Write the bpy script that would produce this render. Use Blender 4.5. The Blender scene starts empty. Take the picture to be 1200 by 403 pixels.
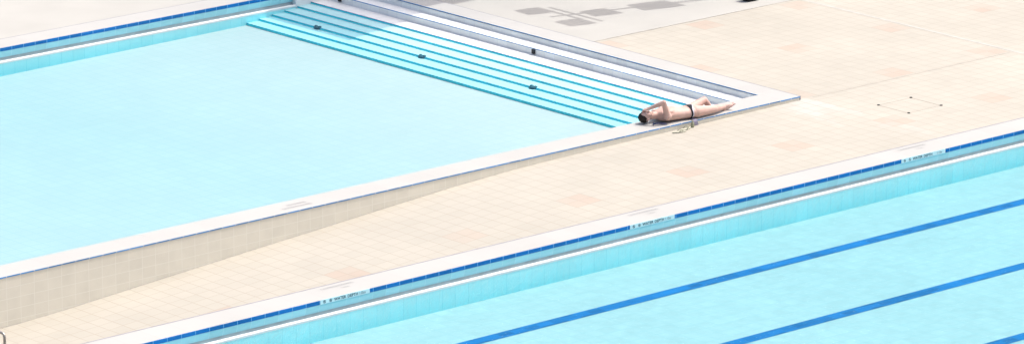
import bpy, bmesh, math, random
from mathutils import Vector, Matrix
R = math.radians
random.seed(7)
scene = bpy.context.scene
col = scene.collection

# ------------------------------------------------------------------ camera
cam_d = bpy.data.cameras.new('camera')
cam = bpy.data.objects.new('camera', cam_d); col.objects.link(cam)
cam_d.sensor_fit = 'HORIZONTAL'; cam_d.sensor_width = 36.0
cam_d.lens = 36.0 * 5843.8 / 1200.0
cam_d.clip_start = 1.0; cam_d.clip_end = 3000.0
PITCH, YAW = 0.2631, 0.8509
cam.location = (-56.7498, -57.4402, 20.4048)
cam.rotation_euler = (math.pi / 2 - PITCH, 0, YAW - math.pi / 2)
scene.camera = cam

# ------------------------------------------------------------------ sky, sun, exposure
SUN_EL, SUN_AZ = R(63), R(-15)            # azimuth measured from +X towards +Y
world = bpy.data.worlds.new('World'); scene.world = world; world.use_nodes = True
wt = world.node_tree; wt.nodes.clear()
sky = wt.nodes.new('ShaderNodeTexSky'); sky.sky_type = 'NISHITA'; sky.sun_disc = False
sky.sun_elevation = SUN_EL; sky.sun_rotation = math.pi / 2 - SUN_AZ
sky.air_density = 1.0; sky.dust_density = 7.0; sky.ozone_density = 1.0
bg = wt.nodes.new('ShaderNodeBackground'); bg.inputs['Strength'].default_value = 0.15
wo = wt.nodes.new('ShaderNodeOutputWorld')
wt.links.new(sky.outputs[0], bg.inputs['Color']); wt.links.new(bg.outputs[0], wo.inputs['Surface'])

SUNV = Vector((math.cos(SUN_EL) * math.cos(SUN_AZ), math.cos(SUN_EL) * math.sin(SUN_AZ), math.sin(SUN_EL)))
sl = bpy.data.lights.new('sun', 'SUN'); sl.energy = 2.0; sl.angle = R(0.3); sl.color = (1.0, 0.98, 0.945)
so = bpy.data.objects.new('sun', sl); col.objects.link(so)
so.rotation_euler = SUNV.to_track_quat('Z', 'Y').to_euler(); so.location = (0, 0, 60)

vs = scene.view_settings
vs.view_transform = 'Standard'; vs.look = 'None'; vs.exposure = 0.60; vs.gamma = 1.0; vs.use_curve_mapping = False
scene.cycles.use_denoising = True
scene.cycles.transparent_max_bounces = 16
scene.cycles.max_bounces = 10; scene.cycles.diffuse_bounces = 4; scene.cycles.glossy_bounces = 4

# ------------------------------------------------------------------ material helpers
class NT:
    def __init__(s, name):
        s.m = bpy.data.materials.new(name); s.m.use_nodes = True
        s.t = s.m.node_tree; s.t.nodes.clear()
        s.out = s.t.nodes.new('ShaderNodeOutputMaterial')
    def n(s, typ, **kw):
        nd = s.t.nodes.new(typ)
        for k, v in kw.items(): setattr(nd, k, v)
        return nd
    def put(s, sock, v):
        if isinstance(v, bpy.types.NodeSocket): s.t.links.new(v, sock)
        else: sock.default_value = v
    def math(s, op, a, b=0.0, c=0.0):
        nd = s.n('ShaderNodeMath', operation=op)
        s.put(nd.inputs[0], a); s.put(nd.inputs[1], b); s.put(nd.inputs[2], c)
        return nd.outputs[0]
    def coords(s):
        tc = s.n('ShaderNodeTexCoord'); sp = s.n('ShaderNodeSeparateXYZ')
        s.t.links.new(tc.outputs['Object'], sp.inputs[0])
        return tc.outputs['Object'], sp.outputs
    def mix(s, f, a, b):
        nd = s.n('ShaderNodeMix', data_type='RGBA')
        s.put(nd.inputs[0], f); s.put(nd.inputs[6], a); s.put(nd.inputs[7], b)
        return nd.outputs[2]
    def line(s, u, size, off, width):
        """1 on a joint, 0 on the tile"""
        q = s.math('DIVIDE', s.math('SUBTRACT', u, off - size / 2), size)
        f = s.math('ABSOLUTE', s.math('SUBTRACT', s.math('FRACT', q), 0.5))
        return s.math('LESS_THAN', f, width / size / 2), s.math('FLOOR', s.math('ADD', q, 0.5))
    def noise(s, vec, scale, detail=3.0, rough=0.55):
        nd = s.n('ShaderNodeTexNoise'); s.t.links.new(vec, nd.inputs['Vector'])
        nd.inputs['Scale'].default_value = scale; nd.inputs['Detail'].default_value = detail
        nd.inputs['Roughness'].default_value = rough
        return nd.outputs['Fac']
    def white(s, a, b):
        cb = s.n('ShaderNodeCombineXYZ'); s.put(cb.inputs[0], a); s.put(cb.inputs[1], b)
        w = s.n('ShaderNodeTexWhiteNoise', noise_dimensions='2D'); s.t.links.new(cb.outputs[0], w.inputs['Vector'])
        return w.outputs['Value']
    def scale(s, c, f):
        nd = s.n('ShaderNodeMix', data_type='RGBA', blend_type='MULTIPLY'); nd.inputs[0].default_value = 1.0
        s.put(nd.inputs[6], c)
        cb = s.n('ShaderNodeCombineColor')
        for i in range(3): s.put(cb.inputs[i], f)
        s.t.links.new(cb.outputs[0], nd.inputs[7]); return nd.outputs[2]
    def rng(s, v, a, b, lo=0.0, hi=1.0):
        nd = s.n('ShaderNodeMapRange'); s.put(nd.inputs[0], v)
        for i, x in enumerate((lo, hi, a, b)): nd.inputs[i + 1].default_value = x
        return nd.outputs[0]
    def bsdf(s, colr, rough=0.6, spec=0.3, bump=None, bstr=0.2, bdist=0.01, metal=0.0):
        b = s.n('ShaderNodeBsdfPrincipled')
        s.put(b.inputs['Base Color'], colr); s.put(b.inputs['Roughness'], rough)
        b.inputs['Specular IOR Level'].default_value = spec; b.inputs['Metallic'].default_value = metal
        if bump is not None:
            bp = s.n('ShaderNodeBump'); bp.inputs['Strength'].default_value = bstr; bp.inputs['Distance'].default_value = bdist
            s.t.links.new(bump, bp.inputs['Height']); s.t.links.new(bp.outputs[0], b.inputs['Normal'])
        s.t.links.new(b.outputs[0], s.out.inputs['Surface'])
        return s.m

def C4(c): return (c[0], c[1], c[2], 1.0)

def mat_plain(name, c, rough=0.6, spec=0.3, var=0.12, scale=6.0, metal=0.0):
    t = NT(name); o, xyz = t.coords()
    n = t.noise(o, scale, 5.0)
    return t.bsdf(t.scale(C4(c), t.rng(n, 1 - var, 1 + var, 0.3, 0.7)), rough, spec, n, 0.1, 0.003, metal)

def mat_tile(name, c, grout, axes, sizes, offs, width, tvar=0.05, nvar=0.05, rough=0.5, spec=0.3, nscale=0.7):
    t = NT(name); o, xyz = t.coords()
    ax = {'x': xyz[0], 'y': xyz[1], 'z': xyz[2]}
    l1, i1 = t.line(ax[axes[0]], sizes[0], offs[0], width)
    if len(axes) > 1:
        l2, i2 = t.line(ax[axes[1]], sizes[1], offs[1], width)
        l = t.math('MAXIMUM', l1, l2); w = t.white(i1, i2)
    else:
        l = l1; w = t.white(i1, 0.37)
    base = t.scale(C4(c), t.rng(w, 1 - tvar, 1 + tvar))
    base = t.scale(base, t.rng(t.noise(o, nscale, 5.0), 1 - nvar, 1 + nvar, 0.3, 0.7))
    return t.bsdf(t.mix(l, base, C4(grout)), rough, spec, t.math('SUBTRACT', 1.0, l), 0.3, 0.002)

GX, GY, GG = 2.5266, 0.3199, 2.3219
TD = GG / 9
def mat_deck():
    t = NT('deck_tiles'); o, xyz = t.coords()
    l1, i1 = t.line(xyz[0], TD, GX, 0.016); l2, i2 = t.line(xyz[1], TD, GY, 0.013)
    l = t.math('MAXIMUM', l1, l2); w = t.white(i1, i2)
    base = t.scale(C4(DECK), t.rng(w, 0.975, 1.02))
    # darker pink tiles, two by two, on a regular grid
    def near(u, off):
        q = t.math('DIVIDE', t.math('SUBTRACT', u, off - GG / 2), GG)
        f = t.math('ABSOLUTE', t.math('SUBTRACT', t.math('FRACT', q), 0.5))
        return t.math('LESS_THAN', f, TD / GG)
    pink = t.math('MULTIPLY', near(xyz[0], GX), near(xyz[1], GY))
    base = t.mix(t.math('MULTIPLY', pink, t.rng(w, 0.35, 0.95)), base, C4(PINK))
    big = t.noise(o, 0.33, 4.0); fine = t.noise(o, 2.7, 6.0, 0.65)
    base = t.scale(base, t.rng(big, 0.93, 1.05, 0.3, 0.7)); base = t.scale(base, t.rng(fine, 0.98, 1.02, 0.3, 0.7))
    # paler tiles in a broken strip running off the corner
    g = t.math('LESS_THAN', t.math('ABSOLUTE', t.math('SUBTRACT', t.math('ADD', xyz[0], t.rng(fine, -0.25, 0.25)), -0.25)), 0.42)
    g = t.math('MULTIPLY', g, t.rng(t.noise(o, 0.8, 3.0), 0.0, 1.0, 0.42, 0.62))
    base = t.mix(t.math('MULTIPLY', g, 0.40), base, C4((0.50, 0.49, 0.475)))
    base = t.mix(t.math('MULTIPLY', l, 0.75), base, C4(GROUT))
    return t.bsdf(base, 0.65, 0.2, t.math('SUBTRACT', fine, t.math('MULTIPLY', l, 0.5)), 0.15, 0.004)

def mat_water(name, dens, acol, scale, strength, stretch, refl, dist):
    t = NT(name); o, xyz = t.coords()
    mp = t.n('ShaderNodeMapping'); t.t.links.new(o, mp.inputs[0]); mp.inputs['Scale'].default_value = stretch
    mp.inputs['Rotation'].default_value = (0, 0, R(38))
    n1 = t.noise(mp.outputs[0], scale, 3.0, 0.6); n2 = t.noise(o, scale * 0.22, 2.0)
    h = t.math('ADD', t.math('MULTIPLY', n1, t.rng(t.noise(o, 0.22, 2.0), 0.25, 1.0, 0.35, 0.65)), t.math('MULTIPLY', n2, 0.9))
    bp = t.n('ShaderNodeBump'); bp.inputs['Strength'].default_value = strength; bp.inputs['Distance'].default_value = dist
    t.t.links.new(h, bp.inputs['Height'])
    fr = t.n('ShaderNodeFresnel'); fr.inputs['IOR'].default_value = 1.33; t.t.links.new(bp.outputs[0], fr.inputs['Normal'])
    tr = t.n('ShaderNodeBsdfTransparent')
    gl = t.n('ShaderNodeBsdfGlossy'); gl.inputs['Roughness'].default_value = 0.03
    t.t.links.new(bp.outputs[0], gl.inputs['Normal'])
    mx = t.n('ShaderNodeMixShader'); t.put(mx.inputs[0], t.math('MULTIPLY', fr.outputs[0], refl))   # as through a polarising filter
    t.t.links.new(tr.outputs[0], mx.inputs[1]); t.t.links.new(gl.outputs[0], mx.inputs[2])
    t.t.links.new(mx.outputs[0], t.out.inputs['Surface'])
    va = t.n('ShaderNodeVolumeAbsorption'); va.inputs['Color'].default_value = C4(acol); va.inputs['Density'].default_value = dens
    t.t.links.new(va.outputs[0], t.out.inputs['Volume'])
    return t.m

# ------------------------------------------------------------------ colours
DECK = (0.408, 0.383, 0.330); PINK = (0.412, 0.338, 0.280); GROUT = (0.332, 0.295, 0.243)
M = {}
M['deck'] = mat_deck()
M['pale'] = mat_plain('pale_concrete', (0.393, 0.386, 0.360), 0.8, 0.1, 0.04, 0.9)
M['coping'] = mat_tile('coping_white', (0.415, 0.409, 0.388), (0.39, 0.375, 0.36), 'xy', (0.5, 50.0), (0.1, 25.3), 0.006, 0.02, 0.03)
M['coping_y'] = mat_tile('coping_white_side', (0.415, 0.409, 0.388), (0.39, 0.375, 0.36), 'yx', (0.5, 50.0), (0.1, 25.3), 0.006, 0.02, 0.03)
M['joint_shade'] = mat_plain('grey_joint_shade', (0.27, 0.27, 0.29), 0.8)  # grey for the coping joint and the shadow line painted along it
M['wall'] = mat_tile('tan_wall_tiles', (0.685, 0.65, 0.555), (0.75, 0.725, 0.64), 'xz', (0.248, 0.166), (-16.2, -0.02), 0.009, 0.02, 0.05, 0.45, 0.3, 2.5)
M['band'] = mat_tile('deep_blue_tile_band', (0.002, 0.135, 0.43), (0.11, 0.34, 0.62), 'x', (0.25,), (-16.29,), 0.012, 0.12, 0.08, 0.25, 0.4)
M['bandthin'] = mat_tile('blue_edge_tiles', (0.07, 0.25, 0.56), (0.6, 0.64, 0.68), 'x', (0.25,), (-16.2,), 0.012, 0.2, 0.2, 0.3, 0.4)
M['teal'] = mat_tile('pale_teal_cove_tiles', (0.30, 0.66, 0.74), (0.42, 0.72, 0.78), 'x', (0.25,), (-16.29,), 0.006, 0.05, 0.05, 0.3, 0.4)
M['channel'] = mat_plain('grey_gutter', (0.36, 0.46, 0.49), 0.6)
M['lip'] = mat_plain('white_lip', (0.75, 0.76, 0.76), 0.45, 0.3, 0.03)
M['poolwall'] = mat_tile('pool_wall_tiles', (0.40, 0.83, 0.86), (0.28, 0.73, 0.78), 'x', (0.25,), (-16.29,), 0.008, 0.025, 0.04)
M['floor'] = mat_tile('pool_floor_tiles', (0.655, 0.525, 0.49), (0.58, 0.485, 0.455), 'xy', (0.25, 0.25), (0, 0), 0.014, 0.015, 0.025)
M['floorlap'] = mat_tile('lap_floor_tiles', (0.485, 0.495, 0.475), (0.425, 0.47, 0.46), 'xy', (0.25, 0.25), (0, 0), 0.016, 0.03, 0.06, 0.5, 0.3, 6.0)
M['lane'] = mat_tile('lane_blue_tiles', (0.001, 0.125, 0.34), (0.005, 0.17, 0.38), 'xy', (0.25, 0.125), (0, 0), 0.006, 0.25, 0.1)
M['step'] = mat_tile('white_step_tiles', (0.70, 0.71, 0.71), (0.60, 0.62, 0.63), 'yx', (0.25, 50), (0, 25), 0.006, 0.03, 0.03)
M['step_wet'] = mat_tile('aqua_white_step_tiles', (0.46, 0.71, 0.74), (0.40, 0.64, 0.68), 'yx', (0.25, 50), (0, 25), 0.006, 0.03, 0.03)
M['riser_wet'] = mat_tile('aqua_riser_tiles', (0.08, 0.90, 0.94), (0.14, 0.82, 0.88), 'y', (0.25,), (0,), 0.006, 0.05, 0.03)
M['riser_dry'] = mat_tile('pale_blue_riser_tiles', (0.88, 0.88, 0.84), (0.78, 0.79, 0.77), 'y', (0.25,), (0,), 0.006, 0.05, 0.05)
M['nosing'] = mat_tile('blue_nosing_tiles', (0.05, 0.19, 0.42), (0.15, 0.3, 0.5), 'y', (0.25,), (0,), 0.008, 0.15, 0.1)
M['nosing_wet'] = mat_tile('cyan_blue_nosing_tiles', (0.03, 0.34, 0.50), (0.1, 0.4, 0.55), 'y', (0.25,), (0,), 0.008, 0.15, 0.1)
M['sign'] = mat_plain('pale_sign_tile', (0.55, 0.78, 0.82), 0.3, 0.4, 0.04)
M['ink'] = mat_plain('teal_black_ink', (0.010, 0.075, 0.11), 0.5)
M['faint'] = mat_plain('worn_grey_paint', (0.315, 0.315, 0.32), 0.7)
M['lamp'] = mat_plain('teal_grey_plastic', (0.015, 0.10, 0.14), 0.4)
M['dark'] = mat_plain('black_rubber', (0.02, 0.022, 0.025), 0.6)
M['steel'] = mat_plain('brushed_steel', (0.42, 0.38, 0.34), 0.35, 0.5, 0.08, 20, 0.6)
M['galv'] = mat_plain('galvanised_steel', (0.4, 0.41, 0.42), 0.5, 0.5, 0.1, 8, 0.7)
M['canvas'] = mat_plain('canopy_sheet', (0.35, 0.37, 0.4), 0.7)
M['ground'] = mat_plain('dry_ground', (0.30, 0.27, 0.22), 0.9, 0.1, 0.2, 0.2)
M['joint'] = mat_plain('pale_joint_strip', (0.435, 0.42, 0.385), 0.7)
M['jointdark'] = mat_plain('thin_joint', (0.355, 0.325, 0.28), 0.7)
M['coverframe'] = mat_plain('cover_frame', (0.26, 0.24, 0.20), 0.7)
M['lav'] = mat_plain('lavender_cloth', (0.50, 0.47, 0.60), 0.9, 0.1, 0.1, 30)
M['bottle'] = mat_plain('olive_bottle', (0.30, 0.31, 0.21), 0.35, 0.4)
M['cream'] = mat_plain('cream_foam', (0.42, 0.41, 0.33), 0.8)
M['navy'] = mat_plain('navy_plastic', (0.015, 0.03, 0.12), 0.35, 0.5)
M['black'] = mat_plain('black_fabric', (0.012, 0.012, 0.016), 0.8)
M['piping'] = mat_plain('white_piping', (0.6, 0.58, 0.65), 0.8)
M['hair'] = mat_plain('dark_brown_hair', (0.022, 0.016, 0.013), 0.7, 0.3, 0.4, 60)
M['water'] = mat_water('leisure_water', 0.80, (0.15, 0.80, 0.92), 6.0, 0.35, (1.0, 2.2, 1), 0.15, 0.06)
M['waterlap'] = mat_water('lap_water', 0.55, (0.12, 0.80, 0.92), 8.0, 1.0, (1.0, 1.8, 1), 0.14, 0.14)

def mat_skin():
    t = NT('sun_tanned_skin'); o, xyz = t.coords()
    n = t.noise(o, 7.0, 4.0)
    c = t.mix(t.rng(n, 0, 1, 0.35, 0.65), C4((0.53, 0.35, 0.295)), C4((0.58, 0.40, 0.345)))
    b = t.n('ShaderNodeBsdfPrincipled'); t.put(b.inputs['Base Color'], c)
    b.inputs['Roughness'].default_value = 0.5; b.inputs['Specular IOR Level'].default_value = 0.35
    b.inputs['Subsurface Weight'].default_value = 0.15; b.inputs['Subsurface Scale'].default_value = 0.02
    b.inputs['Subsurface Radius'].default_value = (1.0, 0.35, 0.2)
    t.t.links.new(b.outputs[0], t.out.inputs['Surface']); return t.m
M['skin'] = mat_skin()

# ------------------------------------------------------------------ object helpers
def link_bm(name, bm, mat, root=None, smooth=False):
    bmesh.ops.recalc_face_normals(bm, faces=bm.faces[:])
    me = bpy.data.meshes.new(name); bm.to_mesh(me); bm.free()
    return link_me(name, me, mat, root, smooth)
def link_me(name, me, mat, root=None, smooth=False):
    for m in (mat if isinstance(mat, (list, tuple)) else [mat]): me.materials.append(m)
    if smooth:
        for p in me.polygons: p.use_smooth = True
    o = bpy.data.objects.new(name, me); col.objects.link(o)
    if root is not None: attach(o, root)
    return o
def world_loc(o):
    v = Vector((0, 0, 0))
    while o is not None: v += o.location; o = o.parent
    return v
def attach(o, root):                       # mesh vertices are in scene coordinates
    o.parent = root; o.location = -world_loc(root)
def struct(o): o['kind'] = 'structure'; return o
def tag(o, label, cat, group=None):
    o['label'] = label; o['category'] = cat
    if group: o['group'] = group
    return o
def empty(name, loc, label, cat, group=None):
    o = bpy.data.objects.new(name, None); col.objects.link(o); o.location = loc; o.empty_display_size = 0.3
    return tag(o, label, cat, group)
def box(bm, x0, x1, y0, y1, z0, z1, bev=0.0):
    v = [bm.verts.new((x, y, z)) for z in (z0, z1) for y in (y0, y1) for x in (x0, x1)]
    fs = [bm.faces.new([v[i] for i in q]) for q in ((0, 1, 3, 2), (4, 6, 7, 5), (0, 4, 5, 1), (2, 3, 7, 6), (0, 2, 6, 4), (1, 5, 7, 3))]
    if bev > 0:
        es = list({e for f in fs for e in f.edges})
        bmesh.ops.bevel(bm, geom=es, offset=bev, segments=2, affect='EDGES', profile=0.6)
    return fs
def boxobj(name, mat, root, *a, bev=0.0):
    bm = bmesh.new(); box(bm, *a, bev=bev); return link_bm(name, bm, mat, root)
def sweep_x(bm, prof, x0, x1):
    """open profile of (y, z) swept along X"""
    a = [bm.verts.new((x0, y, z)) for y, z in prof]; b = [bm.verts.new((x1, y, z)) for y, z in prof]
    for i in range(len(prof) - 1): bm.faces.new((a[i], a[i + 1], b[i + 1], b[i]))
def tube(bm, pts, r, seg=10, cap=True):
    pts = [Vector(p) for p in pts]; rings = []
    rr = r if isinstance(r, (list, tuple)) else [r] * len(pts)
    ref = None
    for i, p in enumerate(pts):
        d = (pts[min(i + 1, len(pts) - 1)] - pts[max(i - 1, 0)]).normalized()
        if ref is None:
            ref = d.orthogonal().normalized()
        ref = (ref - d * ref.dot(d)).normalized(); bi = d.cross(ref)
        rings.append([bm.verts.new(p + (ref * math.cos(2 * math.pi * k / seg) + bi * math.sin(2 * math.pi * k / seg)) * rr[i]) for k in range(seg)])
    for a, b in zip(rings, rings[1:]):
        for k in range(seg): bm.faces.new((a[k], a[(k + 1) % seg], b[(k + 1) % seg], b[k]))
    if cap:
        bm.faces.new(rings[0][::-1]); bm.faces.new(rings[-1])
def text_mesh(name, body, size, mat, root, loc, rot=(0, 0, 0), sx=1.0, align='LEFT', bold=0.0):
    x = loc[0]
    for w in body.split():                 # one object per word
        word_mesh(name, w, size, mat, root, (x, loc[1], loc[2]), rot, sx, align, bold)
        x += (sum(.9 if c in 'WM' else .33 if c in 'I.1' else .66 for c in w) + .3) * size * sx
def word_mesh(name, body, size, mat, root, loc, rot, sx, align, bold):
    cu = bpy.data.curves.new('lettering_curve', 'FONT'); cu.body = body; cu.size = size; cu.align_x = align; cu.align_y = 'CENTER'
    cu.extrude = 0.0; cu.offset = bold; cu.resolution_u = 3
    to = bpy.data.objects.new('lettering_tmp', cu); col.objects.link(to)
    dg = bpy.context.evaluated_depsgraph_get()
    me = bpy.data.meshes.new_from_object(to.evaluated_get(dg))
    bpy.data.objects.remove(to); bpy.data.curves.remove(cu)
    mw = Matrix.Translation(loc) @ Matrix.Rotation(rot[2], 4, 'Z') @ Matrix.Rotation(rot[0], 4, 'X') @ Matrix.Diagonal((sx, 1, 1, 1))
    me.transform(mw); me.name = name; me.materials.clear()
    return link_me(name, me, mat, root)

# ------------------------------------------------------------------ ground and paving
def deck_z(x):
    P = [(-60, -.785), (-17.2, -.785), (-16.2, -.772), (-15.2, -.72), (-12.54, -.53), (-9.19, -.30), (-7.6, -.195), (-6.4, -.14), (-4.9, -.112), (-2.6, -.09), (0, -.067), (80, -.067)]
    for (a, za), (b, zb) in zip(P, P[1:]):
        if x <= b: return za + (zb - za) * (x - a) / (b - a)
    return P[-1][1]
bm = bmesh.new(); box(bm, -1500, 1500, -1500, 1500, -5.0, -4.0)
struct(link_bm('ground', bm, M['ground']))
bm = bmesh.new()
xs = [-60, -40, -30, -22] + [-18 + 0.4 * i for i in range(46)]
ya, yb = -3.424, 0.0
row = [[bm.verts.new((x, y, deck_z(x))) for x in xs] for y in (ya, yb)]
for i in range(len(xs) - 1): bm.faces.new((row[0][i], row[0][i + 1], row[1][i + 1], row[1][i]))
a = [bm.verts.new(p) for p in ((0, yb, -.067), (0, 5.33, -.067), (45, 5.33, -.067), (45, ya, -.067))]
bm.faces.new([a[0], a[1], a[2], a[3], row[0][-1]])
bmesh.ops.remove_doubles(bm, verts=bm.verts[:], dist=1e-4)
deck = struct(link_bm('pool_deck', bm, M['deck']))
bm = bmesh.new()
def quad(bm, x0, x1, y0, y1, z): bm.faces.new([bm.verts.new(p) for p in ((x0, y0, z), (x1, y0, z), (x1, y1, z), (x0, y1, z))])
quad(bm, 0.0, 45, 5.345, 12.09, -.063); quad(bm, -60, 45, 12.09, 60, -.063)
struct(link_bm('concrete_paving', bm, M['pale']))
bm = bmesh.new(); quad(bm, 0.0, 45, 5.322, 5.352, -.0615)
struct(link_bm('paving_joint', bm, M['joint']))
bm = bmesh.new(); quad(bm, 5.17, 5.23, -3.42, 5.32, -.0645)
struct(link_bm('paving_joint', bm, M['joint']))
bm = bmesh.new(); quad(bm, 0.3, 5.1, -0.015, 0.005, -.0645)
struct(link_bm('paving_joint', bm, M['jointdark']))

# ------------------------------------------------------------------ pool edge section
WL, WR = -0.235, -0.225                     # water levels
def edge_parts(root, y, sgn, x0, x1, wl, name_band=True):
    """inner edge of a coping at Y=y; water lies towards sgn*Y"""
    f = lambda *pts: [(y + sgn * dy, z) for dy, z in pts]
    bm = bmesh.new(); sweep_x(bm, f((-0.002, -0.004), (0.004, -0.008), (0.004, -0.066), (-0.01, -0.070)), x0, x1)
    b = link_bm('tile_band', bm, M['band'], root)
    bm = bmesh.new(); sweep_x(bm, f((-0.004, -0.068), (0.002, -0.074), (-0.004, -0.105), (-0.015, -0.15), (-0.030, -0.188)), x0, x1)
    link_bm('gutter_cove', bm, M['teal'], root, True)
    bm = bmesh.new(); sweep_x(bm, f((-0.028, -0.184), (-0.034, -0.205), (-0.02, wl - 0.01), (0.02, wl - 0.03)), x0, x1)
    link_bm('gutter_channel', bm, M['channel'], root)
    bm = bmesh.new(); sweep_x(bm, f((0.012, wl - 0.04), (0.012, wl + 0.004), (0.026, wl + 0.010), (0.066, wl + 0.010), (0.082, wl + 0.002), (0.082, wl - 0.03)), x0, x1)
    link_bm('overflow_lip', bm, M['lip'], root)
    boxobj('basin_wall', M['poolwall'], root, x0, x1, *sorted((y + sgn * 0.03, y + sgn * 0.079)), -1.3, wl - 0.03)
    return b

# ------------------------------------------------------------------ leisure pool (raised, with entry steps)
pool = empty('swimming_pool', (-14, 6, -0.785), 'raised leisure pool with tan tiled front wall and wide white entry steps', 'pool')
XL = -30.0
boxobj('outer_wall', M['wall'], pool, XL, -0.002, 0.004, 0.30, -1.4, -0.022)
boxobj('outer_wall', M['wall'], pool, -0.3, -0.004, 0.30, 12.06, -1.4, -0.022)
bm = bmesh.new(); box(bm, XL, 0, 0, 0.52, -0.0215, 0.0, bev=0.004)
cp = link_bm('coping', bm, M['coping'], pool)
bm = bmesh.new(); box(bm, -0.48, 0, 0.52, 12.09, -0.0215, 0.0, bev=0.004)
link_bm('coping', bm, M['coping_y'], pool)
bm = bmesh.new(); box(bm, XL, -0.48, 11.57, 12.09, -0.0215, 0.0, bev=0.004)
link_bm('coping', bm, M['coping'], pool)
boxobj('edge_tiles', M['bandthin'], pool, XL, 0.0, -0.004, 0.0, -0.021, -0.003)
boxobj('joint_shade_line', M['joint_shade'], pool, 0.0, 0.022, 0.0, 12.09, -0.09, -0.0005)
boxobj('joint_shade_line', M['joint_shade'], pool, XL, 0.022, 12.0905, 12.112, -0.09, -0.0005)
edge_parts(pool, 0.52, +1, XL, -1.45, WL)
edge_parts(pool, 11.57, -1, XL, -1.52, WL)
boxobj('basin_wall', M['lip'], pool, -1.52, -0.48, 11.50, 11.62, -1.3, -0.022)
# floor: gently deeper away from the steps
bm = bmesh.new()
fx = [(XL, -.50), (-9, -.495), (-2.6, -.425)]
for (xa, za), (xb, zb) in zip(fx, fx[1:]):
    bm.faces.new([bm.verts.new(p) for p in ((xa, 0.5, za), (xb, 0.5, zb), (xb, 11.6, zb), (xa, 11.6, za))])
link_bm('pool_floor', bm, M['floor'], pool)
# steps: X of each edge and height of its tread
edges = [(-0.48, 0.0), (-0.80, -0.112), (-1.17, -0.226), (-1.485, -0.258), (-1.79, -0.290), (-2.08, -0.322), (-2.385, -0.354), (-2.665, -0.386)]
for k, (xe, zt) in enumerate(edges):
    zn = edges[k + 1][1] if k + 1 < len(edges) else -0.428
    if k:
        st = boxobj('step', M['step_wet' if k > 2 else 'step'], pool, xe + 0.004, edges[k - 1][0] + 0.02, 0.50, 11.56, -1.2, zt)
    else:
        st = cp
    wet = k >= 2
    boxobj('riser', M['riser_wet' if wet else 'riser_dry'], st, xe, xe + 0.02, 0.51, 11.54, zn - 0.03, zt - 0.004)
    boxobj('nosing', M['nosing_wet' if k > 2 else 'nosing'], st, xe - 0.003, xe + 0.009, 0.515, 11.53, zt - 0.009, zt + 0.002)
boxobj('basin_wall', M['lip'], pool, -2.8, -0.48, 0.505, 0.535, -1.2, -0.022)
# lights let into the fourth wet step
for y in (10.20, 7.30, 4.37, 1.45):
    bm = bmesh.new()
    bmesh.ops.create_uvsphere(bm, u_segments=20, v_segments=10, radius=1.0, matrix=Matrix.Translation((-2.065, y, -0.332)) @ Matrix.Diagonal((0.065, 0.09, 0.024, 1)))
    for dy in (-0.05, 0.05):
        bmesh.ops.create_uvsphere(bm, u_segments=12, v_segments=8, radius=1.0, matrix=Matrix.Translation((-2.06, y + dy, -0.316)) @ Matrix.Diagonal((0.035, 0.035, 0.022, 1)))
    link_bm('underwater_light', bm, M['lamp'], pool, True)
for y in (5.78, 11.1):
    boxobj('riser_inlet', M['dark'], pool, -0.835, -0.798, y - 0.035, y + 0.035, -0.205, -0.125, bev=0.006)
# worn writing on the front coping
text_mesh('painted_marking', 'CAUTION NO DIVING', 0.085, M['faint'], pool, (-10.9, 0.175, 0.003), sx=0.7)
text_mesh('painted_marking', 'NO RUNNING', 0.085, M['faint'], pool, (-10.72, 0.30, 0.003), sx=0.7)
# water body
bm = bmesh.new(); box(bm, XL + 0.02, -1.166, 0.60, 11.49, -0.8, WL)
struct(link_bm('water', bm, M['water']))

# ------------------------------------------------------------------ lap pool
lap = empty('swimming_pool', (-5, -14, -0.6), 'lap pool with blue lane lines on its floor and depth signs on its edge', 'pool')
XA, XB, YC = -40.0, 30.0, -3.97
YF = -30.0
bm = bmesh.new(); box(bm, XA, XB, YC, -3.452, -0.0215, 0.0, bev=0.004)
lapcop = link_bm('coping', bm, M['coping'], lap)
boxobj('joint_shade_line', M['joint_shade'], lap, XA, XB, -3.452, -3.424, -0.16, 0.0005)  # strip colours in the shadow edge behind the coping, with its sealed joint
boxobj('outer_wall', M['wall'], lap, XA, XB, -3.925, -3.453, -1.5, -0.022)
edge_parts(lap, YC, -1, XA, XB, WR)
boxobj('coping', M['coping'], lap, XA, XB, YF - 0.54, YF, -0.16, 0.0)
edge_parts(lap, YF, +1, XA, XB, WR)
boxobj('coping', M['coping_y'], lap, XA - 0.54, XA, YF - 0.54, -3.436, -1.3, 0.0)
boxobj('coping', M['coping_y'], lap, XB, XB + 0.54, YF - 0.54, -3.436, -1.3, 0.0)
ZF = -0.58
bm = bmesh.new(); quad(bm, XA, XB, YF, -4.0, ZF); link_bm('pool_floor', bm, M['floorlap'], lap)
YL = -5.56
for k in range(10):
    y = YL - 2.5 * k
    if y < YF + 1: break
    bm = bmesh.new(); n = 700; x0, x1 = XA + 2, XB - 2; vs_ = []
    quad(bm, x0, x1, y - 0.118, y + 0.118, ZF + 0.004)
    link_bm('lane_line', bm, M['lane'], lap)
bm = bmesh.new(); box(bm, XA + 0.01, XB - 0.01, YF + 0.082, YC - 0.082, -1.0, WR)
struct(link_bm('water', bm, M['waterlap']))
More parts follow.
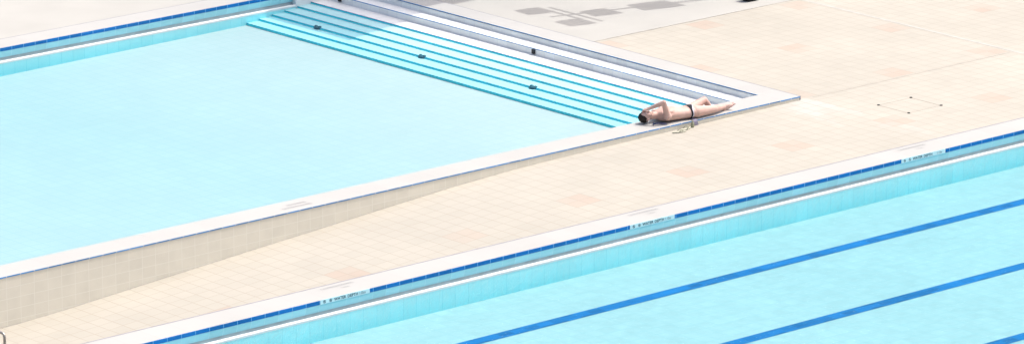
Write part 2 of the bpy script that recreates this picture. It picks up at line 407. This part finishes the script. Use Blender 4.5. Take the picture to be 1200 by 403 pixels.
# depth signs
def no_sign(bm, cx, cz, r, y):
    """ring with a slash, as on the NO DIVING pictograms"""
    n = 20
    o_ = [bm.verts.new((cx + r * math.cos(2 * math.pi * i / n), y, cz + r * math.sin(2 * math.pi * i / n))) for i in range(n)]
    i_ = [bm.verts.new((cx + r * .72 * math.cos(2 * math.pi * i / n), y, cz + r * .72 * math.sin(2 * math.pi * i / n))) for i in range(n)]
    for i in range(n): bm.faces.new((o_[i], o_[(i + 1) % n], i_[(i + 1) % n], i_[i]))
    d = r * .72 * .7; w = r * .14
    bm.faces.new([bm.verts.new(p) for p in ((cx - d - w, y - .0004, cz + d - w), (cx - d + w, y - .0004, cz + d + w), (cx + d + w, y - .0004, cz - d + w), (cx + d - w, y - .0004, cz - d - w))])
    bm.faces.new([bm.verts.new(p) for p in ((cx - r * .35, y - .0002, cz - r * .1), (cx + r * .1, y - .0002, cz + r * .3), (cx + r * .2, y - .0002, cz + r * .1), (cx - r * .2, y - .0002, cz - r * .3))])
for x0, x1, d in ((-13.53, -12.61, '1.05m'), (-7.49, -6.57, '1.10m'), (-1.64, -0.64, '1.12m'), (-19.4, -18.45, '1.00m'), (4.3, 5.25, '1.15m')):
    yf = YC - 0.0075
    sg = boxobj('depth_sign', M['sign'], lap, x0, x1, yf, YC + 0.01, -0.068, -0.003)
    w = x1 - x0
    for px_ in (.075, .19):
        bm = bmesh.new(); no_sign(bm, x0 + px_, -.036, .024, yf - .002); link_bm('pictogram', bm, M['ink'], sg)
    text_mesh('lettering', 'WATER DEPTH', 0.062, M['ink'], sg, (x0 + .255, yf - .002, -.038), (math.pi / 2, 0, 0), sx=1.04, bold=0.0012)
    text_mesh('lettering', d, 0.062, M['ink'], sg, (x1 - .20, yf - .002, -.038), (math.pi / 2, 0, 0), sx=0.8)
    text_mesh('painted_marking', 'CAUTION NO DIVING', 0.075, M['faint'], lap, (x0 + .33, -3.575, 0.003), sx=0.85)
    text_mesh('painted_marking', d, 0.075, M['faint'], lap, (x0 + .62, -3.69, 0.003), sx=0.85)

# ------------------------------------------------------------------ things on the deck
# square access cover
ac = empty('access_cover', (1.13, -1.45, -0.067), 'square tiled access cover with four dark corner lifting points in the deck', 'access cover')
x0, x1, y0, y1 = 0.74, 1.51, -1.81, -1.11
bm = bmesh.new()
for a_ in ((x0, x1, y0, y0 + .008), (x0, x1, y1 - .008, y1), (x0, x0 + .008, y0 + .008, y1 - .008), (x1 - .008, x1, y0 + .008, y1 - .008)):
    box(bm, *a_, -0.075, -0.0655)
link_bm('frame', bm, M['coverframe'], ac)
for x in (x0, x1):
    for y in (y0, y1):
        bm = bmesh.new(); bmesh.ops.create_cone(bm, cap_ends=True, segments=16, radius1=0.026, radius2=0.022, depth=0.012, matrix=Matrix.Translation((x, y, -0.062)))
        link_bm('lifting_point', bm, M['dark'], ac)

# handrail, only its corner stands in the frame
hr = empty('handrail', (-18.14, -2.66, -0.785), 'steel tube handrail cut by the left edge of the photo', 'handrail')
def arc(c, p, q, n=5): return [c + (p - c) * math.cos(t) + (q - c) * math.sin(t) for t in [math.pi / 2 * i / n for i in range(n + 1)]]
A0 = Vector((-18.14, -2.66, 0.12)); rr = 0.05
pts = [Vector((-18.14, -2.66, -0.785)), A0 - Vector((0, 0, rr))] + arc(A0 + Vector((0, rr, -rr)), A0 - Vector((0, 0, rr)), A0 + Vector((0, rr, 0)))[1:]
B0 = Vector((-18.14, -0.9, 0.12))
pts += [B0 - Vector((0, rr, 0))] + arc(B0 - Vector((0, rr, rr)), B0 - Vector((0, rr, 0)), B0 - Vector((0, 0, rr)))[1:] + [Vector((-18.14, -0.9, -0.785))]
bm = bmesh.new(); tube(bm, pts, 0.021, 12); link_bm('rail', bm, M['steel'], hr, True)
for y in (-2.66, -0.9):
    bm = bmesh.new(); bmesh.ops.create_cone(bm, cap_ends=True, segments=20, radius1=0.05, radius2=0.045, depth=0.012, matrix=Matrix.Translation((-18.14, y, -0.778)))
    link_bm('base_plate', bm, M['steel'], hr)

# bottle and flip-flops beside the coping, cloth hanging over its edge, sunglasses
zd = deck_z(-2.5)
bt = empty('bottle', (-2.52, -0.07, zd), 'small olive green bottle standing on the deck below the lying person', 'bottle')
bm = bmesh.new()
prof = [(0, 0), (.026, 0), (.028, .004), (.028, .065), (.024, .078), (.013, .09), (.012, .10)]
rings = []
for r, z in prof[1:]: rings.append([bm.verts.new((-2.52 + r * math.cos(k * math.pi / 8), -.07 + r * math.sin(k * math.pi / 8), zd + z)) for k in range(16)])
for p, q in zip(rings, rings[1:]):
    for k in range(16): bm.faces.new((p[k], p[(k + 1) % 16], q[(k + 1) % 16], q[k]))
bm.faces.new(rings[0][::-1]); bm.faces.new(rings[-1])
link_bm('body', bm, M['bottle'], bt, True)
bm = bmesh.new(); bmesh.ops.create_cone(bm, cap_ends=True, segments=14, radius1=.015, radius2=.014, depth=.018, matrix=Matrix.Translation((-2.52, -.07, zd + .108)))
link_bm('cap', bm, M['cream'], bt)

def flip_flop(cx, cy, ang, label):
    z = deck_z(cx)
    t = empty('flip_flop', (cx, cy, z), label, 'flip flop', 'flip flops dropped on the deck')
    bm = bmesh.new(); n = 28; lo, hi = [], []
    for i in range(n):
        a_ = 2 * math.pi * i / n; u = math.cos(a_); w = .042 + .010 * u
        px, py = .13 * u, w * math.sin(a_) * (1 - .12 * max(0, -u))
        X = cx + px * math.cos(ang) - py * math.sin(ang); Y = cy + px * math.sin(ang) + py * math.cos(ang)
        lo.append(bm.verts.new((X, Y, z + .001))); hi.append(bm.verts.new((X, Y, z + .019)))
    for i in range(n): bm.faces.new((lo[i], lo[(i + 1) % n], hi[(i + 1) % n], hi[i]))
    bm.faces.new(lo[::-1]); bm.faces.new(hi)
    link_bm('sole', bm, M['cream'], t)
    f = lambda px, py, h: (cx + px * math.cos(ang) - py * math.sin(ang), cy + px * math.sin(ang) + py * math.cos(ang), z + h)
    bm = bmesh.new()
    for s in (-1, 1): tube(bm, [f(.075, 0, .018), f(.065, s * .012, .04), f(.02, s * .034, .045), f(-.02, s * .043, .018)], .0065, 6)
    link_bm('strap', bm, M['bottle'], t, True)
flip_flop(-2.70, -0.10, R(8), 'pale cream flip flop nearer the bottle on the deck')
flip_flop(-2.90, -0.16, R(-14), 'pale cream flip flop farther from the bottle on the deck')

bm = bmesh.new(); n = 12
prof = [(0.10, .008), (0.06, .012), (0.02, .010), (-.008, .006), (-.016, -.02), (-.018, -.06), (-.021, -.085)]
g = []
for i in range(n):
    x = -2.44 + .09 * i / (n - 1)
    g.append([bm.verts.new((x + .012 * math.sin(j * 1.3), y + .004 * math.sin(i * 1.7) - .004, z + .003 * math.sin(i * 1.1))) for j, (y, z) in enumerate(prof)])
for i in range(n - 1):
    for j in range(len(prof) - 1): bm.faces.new((g[i][j], g[i + 1][j], g[i + 1][j + 1], g[i][j + 1]))
bmesh.ops.solidify(bm, geom=bm.faces[:], thickness=0.004)
tag(link_bm('cloth', bm, M['lav'], None, True), 'small lavender cloth hanging over the coping edge by the hip', 'cloth')

sg = empty('sunglasses', (-3.05, 0.12, 0.0), 'navy sunglasses lying on the white coping beside the head', 'sunglasses')
gx, gy = -3.06, 0.115
bm = bmesh.new()
tube(bm, [(gx - .10, gy + .06, .022), (gx - .03, gy + .02, .030), (gx + .07, gy - .045, .022), (gx + .085, gy - .05, .008)], .006, 8)
tube(bm, [(gx - .06, gy + .10, .020), (gx + .0, gy + .06, .028), (gx + .09, gy + .0, .020), (gx + .105, gy - .008, .008)], .006, 8)
link_bm('temple', bm, M['navy'], sg, True)
for s in (0, 1):
    bm = bmesh.new()
    c = Vector((gx - .095 + .035 * s, gy + .065 + .045 * s, .026))
    bmesh.ops.create_uvsphere(bm, u_segments=14, v_segments=8, radius=1.0, matrix=Matrix.Translation(c) @ Matrix.Rotation(R(50), 4, 'Z') @ Matrix.Diagonal((.028, .008, .022, 1)))
    link_bm('lens', bm, M['navy'], sg, True)

# black bag on the pale concrete, at the top edge
bgx = empty('bag', (4.45, 5.82, -0.063), 'black bag on the pale concrete at the top edge of the photo', 'bag')
bm = bmesh.new()
box(bm, 4.30, 4.60, 5.72, 5.92, -.062, .16, bev=.05)
for v in bm.verts: v.co.x += (v.co.z + .06) * -.15; v.co.y += .015 * math.sin(v.co.x * 30)
link_bm('body', bm, M['black'], bgx, True)
bm = bmesh.new(); tube(bm, [(4.34, 5.82, .14), (4.34, 5.82, .23), (4.39, 5.82, .27), (4.48, 5.82, .27), (4.53, 5.82, .23), (4.53, 5.82, .14)], .012, 8)
link_bm('handle', bm, M['dark'], bgx, True)

# ------------------------------------------------------------------ shade canopy and floodlight mast beyond the top edge (their shadows fall in the frame)
kx, ky = -2.02, 9.10                                   # corner of the canopy's shadow at coping height
H = 6.5; t_ = H / SUNV.z
cx0, cy0 = kx + SUNV.x * t_, ky + SUNV.y * t_
cn = empty('shade_canopy', (cx0 + 1.6, cy0 + 2.4, -0.063), 'flat shade canopy on steel posts whose shadow covers the far end of the steps', 'canopy')
bm = bmesh.new(); box(bm, cx0, cx0 + 3.6, cy0, cy0 + 4.8, H, H + .06); link_bm('roof', bm, M['canvas'], cn)
for y in (cy0 + 1.9, cy0 + 4.4):
    boxobj('post', M['galv'], cn, cx0 + 1.95, cx0 + 2.05, y, y + .1, -.063, H - .002)

mt = Vector((0.911, 7.206, 0.0)); HM = 7.0
base = mt + Vector((SUNV.x, SUNV.y, 0)) * (HM / SUNV.z)
ms = empty('floodlight_mast', (base.x, base.y, -0.063), 'steel floodlight mast with two cross arms whose shadow falls on the pale concrete', 'light mast')
bm = bmesh.new(); tube(bm, [(base.x, base.y, -.063), (base.x, base.y, HM)], [.055, .035], 12); link_bm('pole', bm, M['galv'], ms, True)
def up(S): # shadow point on the concrete -> point in the vertical plane of the mast
    S = Vector(S); k = (base.x - 0.05 - S.x) / SUNV.x
    return S + SUNV * k
for xa, ya_, yb_ in ((1.19, 6.70, 7.80), (1.366, 6.35, 7.78)):
    p, q = up((xa, ya_, 0)), up((xa, yb_, 0))
    bm = bmesh.new(); tube(bm, [p, q], .036, 8); link_bm('cross_arm', bm, M['galv'], ms, True)
def head(S, wx, wy, name='floodlight'):
    c = up(S); c.x -= .05
    bm = bmesh.new()
    hz = wx * math.tan(SUN_EL) / 2 * 1.0
    pr = [(-.14, -.6), (-.10, .85), (.02, 1.0), (.14, .35), (.12, -.5), (0, -1.0)]
    ra = [bm.verts.new((c.x + a_ , c.y - wy / 2, c.z + b_ * hz)) for a_, b_ in pr]
    rb = [bm.verts.new((c.x + a_ , c.y + wy / 2, c.z + b_ * hz * .9)) for a_, b_ in pr]
    for i in range(6): bm.faces.new((ra[i], ra[(i + 1) % 6], rb[(i + 1) % 6], rb[i]))
    bm.faces.new(ra[::-1]); bm.faces.new(rb)
    link_bm(name, bm, M['galv'], ms)
head((1.05, 7.73, 0), .50, .44); head((1.02, 6.60, 0), .50, .46); head((1.88, 6.88, 0), .54, .46); head((2.98, 6.64, 0), 0.85, .52, 'control_box')

# ------------------------------------------------------------------ the person
def capsule(bm, a, b, ra, rb, seg=14, sy=1.0):
    a, b = Vector(a), Vector(b); d = b - a; n = d.length
    q = d.normalized().to_track_quat('Z', 'Y').to_matrix().to_4x4()
    rings = []
    for i in range(1, 5):
        t = -math.pi / 2 + math.pi / 2 * i / 4; rings.append((ra * math.cos(t), ra * math.sin(t)))
    for i in range(0, 4):
        t = math.pi / 2 * i / 4; rings.append((rb * math.cos(t), n + rb * math.sin(t)))
    rr = [[bm.verts.new(a + q @ Vector((r * math.cos(2 * math.pi * k / seg), r * math.sin(2 * math.pi * k / seg) , z))) for k in range(seg)] for r, z in rings]
    for p, s in zip(rr, rr[1:]):
        for k in range(seg): bm.faces.new((p[k], p[(k + 1) % seg], s[(k + 1) % seg], s[k]))
    t0 = bm.verts.new(a + q @ Vector((0, 0, -ra))); t1 = bm.verts.new(a + q @ Vector((0, 0, n + rb)))
    for k in range(seg):
        bm.faces.new((t0, rr[0][(k + 1) % seg], rr[0][k])); bm.faces.new((t1, rr[-1][k], rr[-1][(k + 1) % seg]))
def limb(bm, pts, rs):
    for i in range(len(pts) - 1): capsule(bm, pts[i], pts[i + 1], rs[i], rs[i + 1])
def ell(bm, c, r, rot=None):
    m = Matrix.Translation(c) @ (rot or Matrix.Identity(4)) @ Matrix.Diagonal((r[0], r[1], r[2], 1))
    bmesh.ops.create_uvsphere(bm, u_segments=24, v_segments=16, radius=1.0, matrix=m)

PX = -3.12; 
ps = empty('person', (-2.40, 0.20, 0.0), 'person lying on the white coping in black swim briefs, forearm over the face', 'person')
# body axis runs from the head (-X, far side) to the feet (+X, near side)
def P(x, y, z): return Vector((x, y, z))
bm = bmesh.new()
# torso: elliptical sections along the axis (x, y centre, half width, half depth, z centre)
secs = [(-3.015, .330, .055, .055, .115), (-2.975, .318, .075, .065, .115), (-2.93, .302, .165, .088, .112), (-2.86, .285, .195, .108, .115), (-2.76, .262, .185, .118, .120),
        (-2.65, .238, .165, .112, .114), (-2.55, .215, .150, .100, .104), (-2.46, .195, .155, .098, .100), (-2.38, .178, .172, .105, .106), (-2.29, .165, .176, .105, .106), (-2.22, .158, .150, .09, .098)]
seg = 28; rings = []
for x, y, hw, hd, z in secs:
    rings.append([bm.verts.new((x, y + hw * math.cos(2 * math.pi * k / seg), max(0.004, z + hd * math.sin(2 * math.pi * k / seg)))) for k in range(seg)])
for p, q in zip(rings, rings[1:]):
    for k in range(seg): bm.faces.new((p[k], p[(k + 1) % seg], q[(k + 1) % seg], q[k]))
bm.faces.new(rings[0][::-1]); bm.faces.new(rings[-1])
# chest and belly relief
ell(bm, (-2.80, .345, .175), (.10, .085, .052)); ell(bm, (-2.80, .185, .175), (.10, .085, .052))
# neck and head; face turned a little to the near side
limb(bm, [P(-2.97, .318, .118), P(-3.09, .350, .118)], [.062, .056])
HC = Vector((-3.165, .365, .120))
HR = Matrix.Rotation(R(-14), 4, 'Z') @ Matrix.Rotation(R(28), 4, 'X')   # local +Z = where the face looks, local -X = crown
def hp(x, y, z): return HC + (HR @ Vector((x, y, z)))
ell(bm, hp(-.012, 0, -.012), (.104, .078, .094), HR)
ell(bm, hp(.045, 0, .030), (.072, .058, .066), HR)                      # face and jaw
capsule(bm, hp(.098, 0, .066), hp(.092, 0, .060), .022, .024)           # chin
capsule(bm, hp(.000, 0, .088), hp(.034, 0, .108), .010, .016)           # nose
ell(bm, hp(-.022, 0, .078), (.016, .055, .018), HR)                     # brow
for s in (-1, 1):
    ell(bm, hp(-.002, s * .030, .080), (.012, .017, .011), HR)          # eyes
    ell(bm, hp(.010, s * .080, -.005), (.030, .010, .018), HR)          # ears
    ell(bm, hp(.030, s * .040, .066), (.022, .020, .016), HR)           # cheeks
ell(bm, hp(.060, 0, .090), (.007, .024, .010), HR); ell(bm, hp(.071, 0, .088), (.008, .020, .010), HR)   # lips
# near arm: shoulder, elbow pointing up, forearm across the brow
S1, E1, W1 = P(-2.905, .115, .125), P(-3.000, .105, .375), P(-3.165, .285, .265)
ell(bm, S1, (.068, .060, .066))
limb(bm, [S1, S1.lerp(E1, .45), E1], [.056, .050, .041]); limb(bm, [E1, E1.lerp(W1, .35), W1], [.041, .040, .028])
def hand(bm, w, d, n, side, curl=.35, L=.175):
    """palm from the wrist along d, n is the back of the hand"""
    d = d.normalized(); n = (n - d * n.dot(d)).normalized(); s = d.cross(n).normalized() * side
    for k, o in enumerate((-.030, -.010, .010, .030)):
        capsule(bm, w + d * .005 + s * o * .6, w + d * .085 + s * o, .017, .0125)
        ln = (.062, .074, .080, .068)[k]; p0 = w + d * .088 + s * o * 1.08
        p1 = p0 + (d * math.cos(curl) - n * math.sin(curl)) * ln * .5
        p2 = p1 + (d * math.cos(curl * 2.2) - n * math.sin(curl * 2.2)) * ln * .3
        p3 = p2 + (d * math.cos(curl * 3) - n * math.sin(curl * 3)) * ln * .22
        limb(bm, [p0, p1, p2, p3], [.0095, .0090, .0082, .0072])
    q0 = w + d * .02 + s * .030; q1 = q0 + (d * .6 + s * .75 - n * .2).normalized() * .04; q2 = q1 + (d * .85 + s * .4 - n * .3).normalized() * .032
    limb(bm, [q0, q1, q2], [.016, .012, .0095])
hand(bm, W1, (hp(-.07, .03, .11) + Vector((0, .10, -.02))) - W1, Vector((-.2, -.3, 1)), 1, .45)
# far arm resting along the body, hand on the stone
S2, E2, W2 = P(-2.885, .462, .112), P(-2.66, .472, .075), P(-2.42, .415, .060)
ell(bm, S2, (.066, .058, .064)); limb(bm, [S2, S2.lerp(E2, .45), E2], [.055, .049, .041]); limb(bm, [E2, E2.lerp(W2, .35), W2], [.041, .039, .028])
hand(bm, W2, Vector((1, -.12, -.12)), Vector((.1, .2, 1)), -1, .25)
# near leg stretched out
H1, K1, A1 = P(-2.30, .085, .108), P(-1.91, .065, .090), P(-1.60, .140, .064)
limb(bm, [H1, H1.lerp(K1, .4), K1], [.098, .084, .060]); limb(bm, [K1, K1.lerp(A1, .32), A1], [.058, .059, .038])
def foot(bm, a, toe, heel, r=.034):
    toe = toe.normalized(); heel = heel.normalized(); side = toe.cross(heel).normalized()
    hl = a + heel * .045 - toe * .03
    capsule(bm, a, hl, .038, .034)
    ball = a + heel * .045 + toe * .115
    for o, L, r1 in ((-.026, .075, .014), (-.010, .072, .010), (.004, .066, .0095), (.017, .058, .009), (.029, .048, .0085)):
        capsule(bm, hl + side * o * .5, ball + side * o, .030, .021)
        capsule(bm, ball + side * o * 1.05, ball + side * o * 1.12 + toe * L * .75, r1 * 1.1, r1)
    capsule(bm, a + toe * .02, ball - heel * .006, .036, .022)
foot(bm, A1, Vector((.70, -.34, .44)), Vector((.55, .1, -.75)))
# far leg bent, knee up and out, foot drawn in beside the near knee
H2, K2, A2 = P(-2.30, .245, .110), P(-1.955, .255, .215), P(-1.835, .225, .072)
limb(bm, [H2, H2.lerp(K2, .45), K2], [.100, .080, .056]); limb(bm, [K2, K2.lerp(A2, .35), A2], [.054, .052, .036])
foot(bm, A2, Vector((.95, .1, -.10)), Vector((.1, 0, -1)))
me = bpy.data.meshes.new('body_src'); bm.to_mesh(me); bm.free()
tmp = bpy.data.objects.new('body_src', me); col.objects.link(tmp)
md = tmp.modifiers.new('r', 'REMESH'); md.mode = 'VOXEL'; md.voxel_size = 0.0062; md.use_smooth_shade = True
md = tmp.modifiers.new('s', 'SMOOTH'); md.iterations = 5; md.factor = 0.5
dg = bpy.context.evaluated_depsgraph_get()
bme = bpy.data.meshes.new_from_object(tmp.evaluated_get(dg)); bpy.data.objects.remove(tmp)
for v in bme.vertices:
    if v.co.z < 0.003: v.co.z = 0.003
bme.name = 'body'
# hair and briefs grow from the body's own surface
def shell(name, keep, off, mat):
    b = bmesh.new(); b.from_mesh(bme); b.normal_update()
    kill = [f for f in b.faces if not keep(f.calc_center_median(), f.normal)]
    bmesh.ops.delete(b, geom=kill, context='FACES')
    nr = {v: v.normal.copy() for v in b.verts}
    for v in b.verts: v.co += nr[v] * off(v.co)
    bmesh.ops.solidify(b, geom=b.faces[:], thickness=0.003)
    return link_bm(name, b, mat, ps, True)
HI = HR.inverted()
def hair_keep(c, n):
    l = HI @ (c - HC)
    return l.length < .16 and l.x < .05 and (l.z < .052 - .9 * max(0, l.x + .05)) and l.x < .012 - .45 * (l.z + .03) and not (abs(l.y) > .074 and -.02 < l.x < .045 and l.z > -.03 and l.length > .078)
shell('hair', hair_keep, lambda c: .009 + .004 * math.sin(c.x * 190) * math.sin(c.y * 170 + c.z * 140), M['hair'])
AX = (Vector((-2.29, .165, .106)) - Vector((-2.55, .215, .104))).normalized()
def brief_t(c): return (c - Vector((-2.395, .182, .105))).dot(AX)
def brief_keep(c, n):
    t = brief_t(c); ctr = .165; w = abs(c.y - ctr) / .17
    lo = -.018; hi = .010 + .07 * max(0.0, 1 - w * 1.5)
    if c.y < -.08 or c.y > .36: return False
    return lo < t < hi and (c.y < .34)
shell('swim_briefs', brief_keep, lambda c: .004, M['black'])
shell('piping', lambda c, n: 0.010 <= brief_t(c) - .07 * max(0.0, 1 - abs(c.y - .165) / .17 * 1.5) < .026 and -.08 < c.y < .34 and c.z > .02, lambda c: .005, M['piping'])
link_me('body', bme, M['skin'], ps, True)
